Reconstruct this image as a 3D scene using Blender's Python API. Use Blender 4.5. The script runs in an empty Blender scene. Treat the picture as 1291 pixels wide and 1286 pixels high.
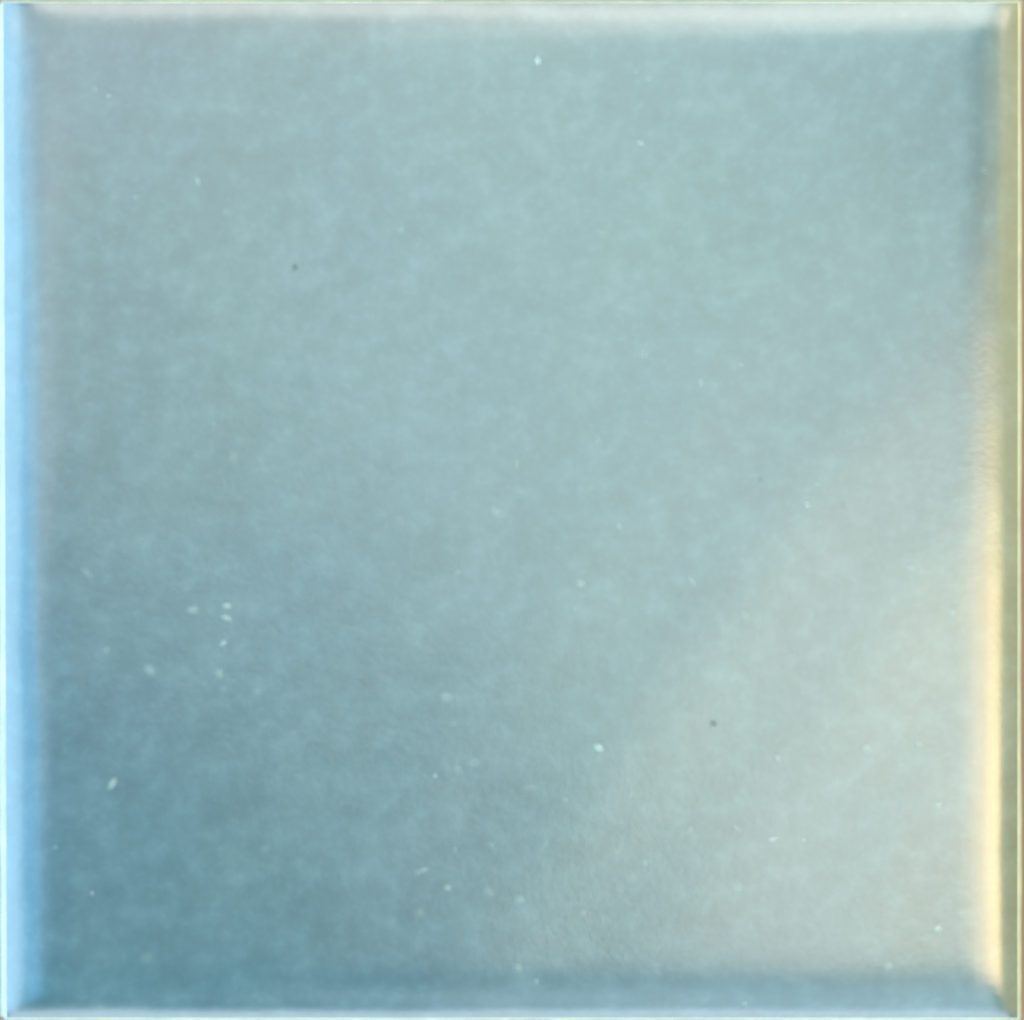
import bpy, math, random
from mathutils import Vector, Matrix, Quaternion

# ------------------------------------------------------------------ camera, world, lamps, exposure
sc = bpy.context.scene
PX = 0.10825 / 1291.0            # metres on the tile face per unit of its layout grid
CX, CY = 645.5, 643.0
FACE = 0.0070                    # height of the flat tile face above the table
H = 0.30                         # camera height above the tile face

cam_d = bpy.data.cameras.new('camera')
cam = bpy.data.objects.new('camera', cam_d)
sc.collection.objects.link(cam)
cam.location = (0, 0, FACE + H)
cam_d.sensor_fit = 'HORIZONTAL'
cam_d.sensor_width = 36.0
cam_d.lens = 36.0 * H / (1291.0 * PX)
cam_d.clip_start = 0.01
cam_d.clip_end = 50.0
sc.camera = cam

world = bpy.data.worlds.new('World')
sc.world = world
world.use_nodes = True
bg = world.node_tree.nodes['Background']
bg.inputs['Color'].default_value = (0.62, 0.86, 1.0, 1)
bg.inputs['Strength'].default_value = 0.03


# lamp: azimuth (0 = right, 90 = far side), its zenith angles from and to, its width (all degrees), distance (m), radiance r g b
LAMPS = [
    ('ceiling_light', 72.8, -4.3, 70.6, 18.9, 1.5, (3.43, 3.85, 3.3)),
    ('warm_lamp_right', 344.7, 14.9, 45.4, 16.3, 1.5, (11.44, 8.6, 5.1)),
    ('warm_glow_fill_right', 323.1, 7.3, 15.4, 18.0, 1.5, (7.07, 6.63, 5.08)),  # added panel that widens the warm glow on the face; no lampshade known
    ('warm_edge_fill_right', 22.4, 25.7, 87.9, 49.6, 1.5, (1.57, 1.42, 0.77)),  # added wide dim fill that warms the right edge
    ('warm_low_light_right', 0.1, 43.0, 88.0, 77.8, 1.5, (2.47, 1.55, 0.12)),
    ('window_light_far', 70.0, 35.7, 57.9, 76.0, 1.5, (4.82, 4.28, 3.61)),
    ('window_light_left', 173.4, 47.8, 87.9, 73.6, 1.5, (3.68, 5.81, 7.36)),
    ('corner_fill_far_left', 128.0, 12.6, 55.1, 56.9, 1.5, (2.82, 2.53, 2.18)),  # added fill, split from the left window and stretched to light the corner
    ('low_fill_near', 265.1, 49.6, 87.9, 89.4, 1.5, (4.19, 4.78, 5.0)),  # added low fill for the pale near edge; no window known there
    ('upper_fill_near', 291.4, 21.6, 55.2, 29.9, 1.5, (2.50, 2.84, 2.84)),  # added weak fill higher up on the near side, not a window
    ('edge_fade_fill_left', 194.0, 31.0, 48.9, 35.7, 1.5, (0.90, 2.45, 4.10)),  # added dimmer panel grading the left window's blue into the face
    ('warm_core_fill_right', 350.8, 28.6, 46.1, 13.9, 1.5, (4.89, 2.95, 0.12)),  # extra panel added within the warm lamp to brighten its reflected core
    ('face_fill_left', 163.0, 8.0, 24.0, 15.0, 1.5, (1.12, 0.95, 0.69)),  # small added fill lifting the dark left middle of the face
]


def area_lamp(name, az, z0, z1, width, dist, rad):
    """A soft rectangular lamp facing the tile."""
    az, z0, z1 = math.radians(az), math.radians(z0), math.radians(z1)
    zc = (z0 + z1) / 2
    v = Vector((math.sin(zc) * math.cos(az), math.sin(zc) * math.sin(az), math.cos(zc)))
    up = Vector((math.cos(zc) * math.cos(az), math.cos(zc) * math.sin(az), -math.sin(zc)))
    side = up.cross(v)
    ld = bpy.data.lights.new(name, 'AREA')
    ld.shape = 'RECTANGLE'
    ld.size = 2 * dist * math.tan(math.radians(width) / 2)
    ld.size_y = 2 * dist * math.tan((z1 - z0) / 2)
    m = max(rad)
    ld.color = [c / m for c in rad]
    ld.energy = m * math.pi * ld.size * ld.size_y
    o = bpy.data.objects.new(name, ld)
    sc.collection.objects.link(o)
    o.matrix_world = Matrix((side, up, v)).transposed().to_4x4()
    o.location = v * dist + Vector((0, 0, FACE))
    return o


for lamp in LAMPS:
    area_lamp(*lamp)

sc.view_settings.view_transform = 'Standard'
sc.view_settings.look = 'None'
sc.view_settings.exposure = 0.0
sc.view_settings.gamma = 1.0
sc.view_settings.use_curve_mapping = False
sc.render.engine = 'CYCLES'
sc.cycles.pixel_filter_type = 'BLACKMAN_HARRIS'
sc.cycles.filter_width = 2.6
try:
    sc.cycles.use_denoising = True
    sc.cycles.denoiser = 'OPENIMAGEDENOISE'
except Exception:
    pass

C = sc.collection


# ------------------------------------------------------------------ materials
class NT:
    def __init__(self, name):
        self.m = bpy.data.materials.new(name)
        self.m.use_nodes = True
        self.t = self.m.node_tree
        self.bsdf = self.t.nodes['Principled BSDF']
        self.tc = self.t.nodes.new('ShaderNodeTexCoord')

    def n(self, kind, **kw):
        x = self.t.nodes.new(kind)
        for k, v in kw.items():
            setattr(x, k, v)
        return x

    def link(self, a, b):
        self.t.links.new(a, b)

    def noise(self, scale, detail=3.0, rough=0.5, dist=0.0, stretch=None, off=(0, 0, 0)):
        mp = self.n('ShaderNodeMapping')
        mp.inputs['Location'].default_value = off
        if stretch:
            mp.inputs['Scale'].default_value = stretch
        self.link(self.tc.outputs['Object'], mp.inputs['Vector'])
        x = self.n('ShaderNodeTexNoise')
        x.inputs['Scale'].default_value = scale
        x.inputs['Detail'].default_value = detail
        x.inputs['Roughness'].default_value = rough
        x.inputs['Distortion'].default_value = dist
        self.link(mp.outputs['Vector'], x.inputs['Vector'])
        return x.outputs['Fac']

    def ramp(self, fac, stops):
        r = self.n('ShaderNodeValToRGB')
        e = r.color_ramp.elements
        while len(e) < len(stops):
            e.new(0.5)
        for s, (p, c) in zip(e, stops):
            s.position = p
            s.color = (*c, 1) if len(c) == 3 else c
        self.link(fac, r.inputs['Fac'])
        return r.outputs['Color']

    def mix(self, mode, fac, a, b):
        x = self.n('ShaderNodeMix', data_type='RGBA', blend_type=mode)
        for s, v in ((x.inputs[0], fac), (x.inputs[6], a), (x.inputs[7], b)):
            if hasattr(v, 'is_linked'):
                self.link(v, s)
            else:
                s.default_value = v if not isinstance(v, tuple) or len(v) == 4 else (*v, 1)
        return x.outputs[2]

    def bump(self, hgt, strength, dist, prev=None):
        b = self.n('ShaderNodeBump')
        b.inputs['Strength'].default_value = strength
        b.inputs['Distance'].default_value = dist
        self.link(hgt, b.inputs['Height'])
        if prev is not None:
            self.link(prev, b.inputs['Normal'])
        return b.outputs['Normal']


def glaze_material():
    g = NT('satin_blue_glaze')
    big = g.noise(28, 2.0, 0.5, 0.4)
    mid = g.noise(150, 2.0, 0.5, 0.15, off=(3, 1, 0))
    fine = g.noise(430, 1.6, 0.5, 0.0, off=(7, 2, 0))
    hue = g.ramp(big, [(0.30, (0.0262, 0.0738, 0.1095)), (0.50, (0.0274, 0.0756, 0.1080)), (0.72, (0.0290, 0.0788, 0.1060))])
    cloud = g.ramp(mid, [(0.30, (0.90, 0.92, 0.92)), (0.50, (1, 1, 1)), (0.75, (1.16, 1.10, 1.08))])
    col = g.mix('MULTIPLY', 1.0, hue, cloud)
    flock = g.ramp(fine, [(0.35, (0.91, 0.93, 0.935)), (0.53, (1, 1, 1)), (0.74, (1.22, 1.15, 1.12))])
    col = g.mix('MULTIPLY', 1.0, col, flock)
    grain = g.ramp(g.noise(1250, 2.0, 0.6, 0.0, off=(2, 4, 0)), [(0.30, (0.95, 0.96, 0.96)), (0.55, (1, 1, 1)), (0.74, (1.16, 1.11, 1.09))])
    col = g.mix('MULTIPLY', 1.0, col, grain)
    g.link(col, g.bsdf.inputs['Base Color'])
    rr = g.n('ShaderNodeMapRange')
    rr.inputs['To Min'].default_value = 0.225
    rr.inputs['To Max'].default_value = 0.27
    g.link(mid, rr.inputs['Value'])
    g.link(rr.outputs['Result'], g.bsdf.inputs['Roughness'])
    g.bsdf.inputs['IOR'].default_value = 1.5
    nb = g.bump(g.noise(330, 2.0, 0.5, 0.0, off=(1, 5, 0)), 0.012, 0.0006)
    nb = g.bump(g.noise(1500, 2.0, 0.5, 0.0, off=(1, 9, 0)), 0.05, 0.0002, nb)
    g.link(nb, g.bsdf.inputs['Normal'])
    g.bsdf.inputs['Coat Weight'].default_value = 1.0
    g.bsdf.inputs['Coat Roughness'].default_value = 0.243
    g.link(nb, g.bsdf.inputs['Coat Normal'])
    return g.m


def rim_material():
    g = NT('thin_cream_glaze')
    v = g.noise(260, 3.0, 0.6, 0.5)
    col = g.ramp(v, [(0.3, (0.17, 0.225, 0.22)), (0.55, (0.20, 0.25, 0.24)), (0.8, (0.25, 0.285, 0.255))])
    g.link(col, g.bsdf.inputs['Base Color'])
    g.bsdf.inputs['Roughness'].default_value = 0.24
    g.link(g.bump(g.noise(900, 3.0), 0.3, 0.0003), g.bsdf.inputs['Normal'])
    return g.m


def clay_material():
    g = NT('fired_cream_clay')
    v = g.noise(600, 4.0, 0.6)
    g.link(g.ramp(v, [(0.3, (0.22, 0.18, 0.14)), (0.7, (0.30, 0.25, 0.19))]), g.bsdf.inputs['Base Color'])
    g.bsdf.inputs['Roughness'].default_value = 0.85
    g.link(g.bump(v, 0.4, 0.0003), g.bsdf.inputs['Normal'])
    return g.m


def table_material():
    g = NT('brown_wood')
    v = g.noise(14, 5.0, 0.6, 1.2, stretch=(1, 0.12, 1))
    f = g.noise(220, 4.0, 0.6, 0.0, stretch=(1, 0.08, 1))
    a = g.ramp(v, [(0.3, (0.085, 0.066, 0.062)), (0.7, (0.15, 0.12, 0.11))])
    b = g.ramp(f, [(0.3, (0.8, 0.8, 0.8)), (0.7, (1.1, 1.1, 1.1))])
    g.link(g.mix('MULTIPLY', 1.0, a, b), g.bsdf.inputs['Base Color'])
    g.bsdf.inputs['Roughness'].default_value = 0.55
    g.link(g.bump(f, 0.3, 0.0004), g.bsdf.inputs['Normal'])
    return g.m


def fleck_material(name, col, rough, coat):
    """A fleck floating in the glaze: dense in its middle, melting into the glaze round its outline."""
    g = NT(name)
    g.bsdf.inputs['Base Color'].default_value = (*col, 1)
    g.bsdf.inputs['Roughness'].default_value = rough
    g.bsdf.inputs['Coat Weight'].default_value = coat
    g.bsdf.inputs['Coat Roughness'].default_value = 0.22
    ln = g.n('ShaderNodeVectorMath', operation='LENGTH')
    mp = g.n('ShaderNodeMapping')
    mp.inputs['Scale'].default_value = (1, 1, 0)
    g.link(g.tc.outputs['Object'], mp.inputs['Vector'])
    g.link(mp.outputs['Vector'], ln.inputs[0])
    r = g.n('ShaderNodeMapRange', interpolation_type='SMOOTHSTEP')
    r.inputs['From Min'].default_value = 0.12
    r.inputs['From Max'].default_value = 0.98
    r.inputs['To Min'].default_value = 1.0
    r.inputs['To Max'].default_value = 0.0
    g.link(ln.outputs['Value'], r.inputs['Value'])
    oi = g.n('ShaderNodeObjectInfo')
    mu = g.n('ShaderNodeMath', operation='MULTIPLY')
    g.link(r.outputs['Result'], mu.inputs[0])
    g.link(oi.outputs['Alpha'], mu.inputs[1])
    g.link(mu.outputs['Value'], g.bsdf.inputs['Alpha'])
    return g.m


M_GLAZE, M_RIM, M_CLAY, M_TABLE = glaze_material(), rim_material(), clay_material(), table_material()
M_PALE = fleck_material('pale_glaze_fleck', (0.16, 0.27, 0.315), 0.24, 1.0)
M_DARK = fleck_material('dark_pinhole', (0.02, 0.05, 0.06), 0.6, 0.0)


def mesh_obj(name, verts, faces, mat, parent=None, smooth=True):
    me = bpy.data.meshes.new(name)
    me.from_pydata([tuple(v) for v in verts], [], faces)
    me.materials.append(mat)
    if smooth:
        me.polygons.foreach_set('use_smooth', [True] * len(me.polygons))
    me.update()
    o = bpy.data.objects.new(name, me)
    C.objects.link(o)
    if parent is not None:
        o.parent = parent
    return o


# ------------------------------------------------------------------ the table under the tile
S = 0.30
n = 12
tv = [(-S + 2 * S * i / n, -S + 2 * S * j / n, 0.0) for j in range(n + 1) for i in range(n + 1)]
tv += [(x, y, -0.02) for x, y, _ in tv]
N1 = (n + 1) ** 2
tf = [(j * (n + 1) + i, j * (n + 1) + i + 1, (j + 1) * (n + 1) + i + 1, (j + 1) * (n + 1) + i) for j in range(n) for i in range(n)]
tf += [tuple(reversed([k + N1 for k in f])) for f in tf]
ring = [i for i in range(n + 1)] + [j * (n + 1) + n for j in range(1, n + 1)] + [n * (n + 1) + i for i in range(n - 1, -1, -1)] + [j * (n + 1) for j in range(n - 1, 0, -1)]
tf += [(ring[k], ring[k] + N1, ring[(k + 1) % len(ring)] + N1, ring[(k + 1) % len(ring)]) for k in range(len(ring))]
table = mesh_obj('table_top', tv, tf, M_TABLE, smooth=False)
table['kind'] = 'structure'

# ------------------------------------------------------------------ the tile
tile = bpy.data.objects.new('ceramic_tile', None)
tile.empty_display_size = 0.02
C.objects.link(tile)
tile['label'] = 'square pale blue-green glazed ceramic tile with rounded edges filling the whole picture'
tile['category'] = 'tile'

# outline of the glazed face on the layout grid (left, right, top, bottom), inside the lip
GL, GR, GT, GB = 8.0, 1283.5, 4.0, 1283.0

# slope of the glaze (degrees) against distance from the lip, one profile per side
PROF = {
    'R': [(0, 37.1), (10, 27.5), (20, 19.1), (30, 12.3), (45, 5.9), (60, 1.8), (78, 0.0)],
    'L': [(0, 32.2), (10, 24.3), (22, 18.4), (34, 13.0), (46, 8.3), (58, 4.6), (72, 1.9), (95, 0.0)],
    'T': [(0, 22.8), (8, 17.5), (20, 13.1), (30, 9.5), (38, 4.7), (48, 1.7), (65, 0.6), (85, 0.0)],
    'B': [(0, 29.0), (8, 21.3), (20, 12.6), (32, 7.3), (45, 4.3), (58, 2.1), (76, 0.6), (98, 0.0)],
}
STEP = 0.25
TABLE = {}
for key, pts in PROF.items():
    far = pts[-1][0]
    acc, arr, e = 0.0, [], far
    m = int(far / STEP)
    hs = [0.0] * (m + 1)
    for q in range(m - 1, -1, -1):
        d = (q + 0.5) * STEP
        for (d0, s0), (d1, s1) in zip(pts, pts[1:]):
            if d0 <= d <= d1:
                f = (d - d0) / (d1 - d0)
                s = s0 + (s1 - s0) * f
                break
        acc += math.tan(math.radians(s)) * STEP * PX
        hs[q] = acc
    TABLE[key] = hs


def drop(key, d):
    hs = TABLE[key]
    q = d / STEP
    if q >= len(hs) - 1:
        return 0.0
    if q < 0.0:                                   # the glaze keeps its last slope up to a wavering lip
        return hs[0] + (hs[0] - hs[1]) * -q
    i = int(q)
    return hs[i] + (hs[i + 1] - hs[i]) * (q - i)


def wave(t, seed, amp):
    return amp * (0.5 * math.sin(t * 0.009 + seed) + 0.3 * math.sin(t * 0.023 + 2.1 * seed) + 0.2 * math.sin(t * 0.061 + 3.7 * seed))


def axis(a, b):
    """Sample positions from one lip to the other, close together on the rounded edges."""
    out, x = [], 0.0
    while x < 99:
        out.append(x)
        x += 1.5 if x < 75 else 3.0
    out.append(100.0)
    mid = 110
    L = b - a
    core = [100 + (L - 200) * k / mid for k in range(1, mid)]
    return [a + v for v in out + core + [L - v for v in reversed(out)]]


US, VS = axis(GL, GR), axis(GT, GB)


def z_at(u, v):
    hx = drop('L', u - GL + wave(v, 1.0, 2.0)) + drop('R', GR - u + wave(v, 2.0, 1.5))
    hy = drop('T', v - GT + wave(u, 3.0, 2.5)) + drop('B', GB - v + wave(u, 4.0, 1.5))
    z = FACE - (hx ** 1.35 + hy ** 1.35) ** (1 / 1.35)
    z += PX * 0.35 * (math.sin(u * 0.013 + 1.0) * math.sin(v * 0.011 + 0.3) + 0.5 * math.sin(u * 0.027 + v * 0.019))
    return z


def place(u, v, z):
    """Grid position to metres; the tile is a hair out of square, leaning at its left side."""
    lean = -3.5 + 4.5 * (v / 1286.0)
    w = max(0.0, 1.0 - (u - GL) / 600.0)
    u2 = u + lean * w - 0.8 * (v / 1286.0) * (1 - w)
    s = (H + FACE - z) / H
    return ((u2 - CX) * PX * s, (CY - v) * PX * s, z)


nu, nv = len(US), len(VS)
gv = [place(u, v, z_at(u, v)) for v in VS for u in US]
gf = [(j * nu + i, (j + 1) * nu + i, (j + 1) * nu + i + 1, j * nu + i + 1) for j in range(nv - 1) for i in range(nu - 1)]
glaze = mesh_obj('glaze', gv, gf, M_GLAZE, tile)

# the lip: a thin bead of glaze running round the tile, paler where it has drawn thin over the clay
path = [(i, 0) for i in range(nu)] + [(nu - 1, j) for j in range(1, nv)] + [(i, nv - 1) for i in range(nu - 2, -1, -1)] + [(0, j) for j in range(nv - 2, 0, -1)]
stations = []
for (i, j) in path:
    u, v = US[i], VS[j]
    z = z_at(u, v)
    hx = -1 if i == 0 else (1 if i == nu - 1 else 0)
    hy = -1 if j == 0 else (1 if j == nv - 1 else 0)
    if hx and hy:
        a0 = {(-1, -1): 180, (1, -1): 270, (1, 1): 0, (-1, 1): 90}[(hx, hy)]
        for k in range(7):
            a = math.radians(a0 + 15 * k)
            stations.append((u, v, z, math.cos(a), math.sin(a)))
    else:
        stations.append((u, v, z, hx, hy))
LIP = [(0.00, 0.0), (0.10, -0.012), (0.25, -0.055), (0.42, -0.115), (0.60, -0.19), (0.78, -0.30), (0.92, -0.45), (1.0, -0.66), (1.0, -1.1)]
lv, lf = [], []
for (u, v, z, ox, oy) in stations:
    width = 5.2 + wave(u + v, 5.0, 0.8) + (4.2 if ox < 0 and oy == 0 else 0.0)
    for (f, dz) in LIP:
        lv.append(place(u + ox * width * f, v + oy * width * f, z + dz * 0.001))
ns, nk = len(stations), len(LIP)
for s in range(ns):
    t = (s + 1) % ns
    for k in range(nk - 1):
        lf.append((s * nk + k, t * nk + k, t * nk + k + 1, s * nk + k + 1))
lip = mesh_obj('lip', lv, [tuple(reversed(f)) for f in lf], M_RIM, tile)

# the clay biscuit below the lip, down to the table, closed underneath
bv, bf = [], []
for s, (u, v, z, ox, oy) in enumerate(stations):
    x, y, zz = lv[s * nk + nk - 1]
    sx, sy = -ox * 0.00004, oy * 0.00004
    for (inset, zl) in ((0.0, zz), (1.0, zz - 0.0002), (2.0, 0.0012), (8.0, 0.0003), (16.0, 0.0)):
        bv.append((x + sx * inset, y + sy * inset, zl))
for s in range(ns):
    t = (s + 1) % ns
    for k in range(4):
        bf.append((s * 5 + k, s * 5 + k + 1, t * 5 + k + 1, t * 5 + k))
bf.append(tuple(s * 5 + 4 for s in range(ns)))
body = mesh_obj('clay_body', bv, bf, M_CLAY, tile)

# ------------------------------------------------------------------ flecks and pinholes in the glaze
def lens_mesh(name, mat, hgt, seed):
    rnd = random.Random(seed)
    ph = [rnd.uniform(0, 6.28) for _ in range(3)]
    K, R = 16, (0.35, 0.7, 1.0)
    v, f = [(0, 0, hgt)], []
    for r in R:
        for k in range(K):
            a = 2 * math.pi * k / K
            w = r * (1 + 0.10 * math.sin(2 * a + ph[0]) + 0.07 * math.sin(3 * a + ph[1]))
            v.append((w * math.cos(a), w * math.sin(a), hgt * (1 - r * r)))
    for k in range(K):
        f.append((0, 1 + k, 1 + (k + 1) % K))
    for q in range(len(R) - 1):
        for k in range(K):
            a, b = 1 + q * K + k, 1 + q * K + (k + 1) % K
            f.append((a, a + K, b + K, b))
    me = bpy.data.meshes.new(name)
    me.from_pydata(v, [], f)
    me.materials.append(mat)
    me.polygons.foreach_set('use_smooth', [True] * len(me.polygons))
    me.update()
    return me


PALE = [lens_mesh('glaze_fleck', M_PALE, 0.05, k) for k in range(4)]
HOLE = lens_mesh('pinhole', M_DARK, 0.04, 9)
# u, v, half width, half height, turn (degrees), strength
FLECKS = [
    (678, 77, 5.5, 6.5, 10, 1.0), (808, 181, 5, 6, 0, .6), (122, 113, 5, 6, 0, .35), (139.5, 121, 4, 4, 0, .5),
    (251, 229, 4, 6.5, 0, .55), (173, 249, 5, 5, 0, .3), (506, 290, 5.5, 5, 0, .4), (802, 90, 5, 5, 0, .35),
    (818, 99, 6, 7, 40, .35), (760, 218, 6, 12, 0, .22), (760, 295, 9, 6, -40, .25), (610, 205, 6, 10, 10, .15),
    (935, 460, 4, 5, 0, .45), (884, 483, 7, 5, 0, .45), (812, 447, 8, 8, 30, .35), (754, 555, 10, 5, 0, .3),
    (652, 585, 9, 3, 25, .35), (625, 645, 8, 9, 0, .42), (781, 664, 6, 5, 0, .4), (732, 736, 7, 7, 0, .55),
    (577, 722, 6, 5, 0, .25), (505, 655, 6, 9, -20, .2), (1018, 636, 6, 5, 0, .6), (1031, 611, 6, 5, 30, .3),
    (1090, 627, 18, 5, 10, .2), (1149, 716, 7, 6, 0, .4), (1200, 772, 9, 8, 30, .4), (873, 733, 5, 9, -40, .4),
    (939, 776, 8, 9, 0, .35), (295, 577, 10, 7, 0, .35), (350, 510, 8, 10, 0, .2), (110, 722, 5, 10, -12, .35),
    (244, 769, 6.5, 9, 10, .55), (287, 764, 5, 7, 0, .8), (286, 779, 5, 8, -25, .75), (282, 811, 4.5, 6, 0, .7),
    (277, 849, 6, 8, 0, .5), (283, 868, 6, 6, 0, .25), (189, 845, 7, 10, -25, .5), (135, 820, 7, 5, 0, .35),
    (325, 872, 6, 7, 40, .3), (142, 988, 5.5, 9.5, -20, .8), (563, 879, 8, 8, 0, .5), (598, 962, 9, 7, 0, .35),
    (577, 969, 5, 7, 0, .35), (549, 978, 4, 4, 0, .6), (573, 912, 4, 5, 0, .25), (755, 943, 6, 7.5, 10, 1.0),
    (668, 993, 5, 10, 20, .25), (713, 1008, 4, 5, 0, .35), (795, 1003, 7, 3, 10, .35), (534, 1097, 4.5, 7, 0, .5),
    (526, 1101, 5, 5, 0, .3), (565, 1119, 6, 5, -20, .6), (616, 1125, 8, 8, 0, .3), (656, 1134, 6, 7, 0, .5),
    (620, 1065, 4, 5, 0, .35), (574, 1071, 4, 5, 0, .3), (529, 1151, 7, 8, 0, .3), (735, 1151, 6, 5, 0, .35),
    (814, 1088, 4, 5, 0, .4), (796, 1106, 8, 9, 0, .25), (654, 1220, 6, 6, 0, .5), (677, 1237, 4, 5, 0, .45),
    (871, 1046, 5, 4, 30, .4), (975, 1058, 4.5, 8, 10, .7), (1013, 1060, 4, 4, 0, .5), (930, 1045, 8, 4, -30, .45),
    (1183, 1015, 6, 6, 0, .6), (1158, 938, 6, 6, 0, .4), (1093, 944, 8, 9, 40, .5), (1183, 1171, 6, 6, 0, .8),
    (1121, 1218, 7, 6, 0, .5), (1213, 1152, 6, 9, 0, .4), (930, 1120, 8, 8, 0, .35), (981, 956, 5, 7, 0, .5),
    (1152, 1078, 5, 10, 40, .35), (116, 1126, 3.5, 4, 0, .5), (70, 1068, 4, 4, 0, .3), (378, 979, 5, 6, 0, .2),
    (940, 1265, 5, 4, 0, .45), (160, 392, 8, 9, 0, .2), (287, 268, 6, 6, 0, .25), (1240, 215, 5, 7, 0, .3),
    (184, 1208, 9, 9, 0, .2), (335, 1070, 9, 6, 0, .2),
]
PINHOLES = [(373, 337, 4.8, 4.4, 20, .38), (900, 912, 4.6, 5.2, 0, .42), (959, 604, 4, 4, 0, .2), (1064, 636, 5, 4, 0, .12)]
rnd = random.Random(4)
for k, (u, v, a, b, turn, s) in enumerate(FLECKS + PINHOLES):
    pale = k < len(FLECKS)
    o = bpy.data.objects.new('glaze_fleck' if pale else 'pinhole', PALE[k % 4] if pale else HOLE)
    C.objects.link(o)
    o.parent = tile
    z = z_at(u, v)
    x, y, _ = place(u, v, z)
    e = 4.0
    x1, y1, z1 = place(u + e, v, z_at(u + e, v))
    x2, y2, z2 = place(u, v - e, z_at(u, v - e))
    nrm = (Vector((x1 - x, y1 - y, z1 - z))).cross(Vector((x2 - x, y2 - y, z2 - z))).normalized()
    o.location = Vector((x, y, z)) + nrm * 0.00004
    q = nrm.to_track_quat('Z', 'Y')
    o.rotation_mode = 'QUATERNION'
    o.rotation_quaternion = q @ Quaternion((0, 0, 1), math.radians(turn))
    o.scale = (a * PX * 1.4, b * PX * 1.4, min(a, b) * PX)
    o.color = (1, 1, 1, s * (0.68 if pale else 0.75))
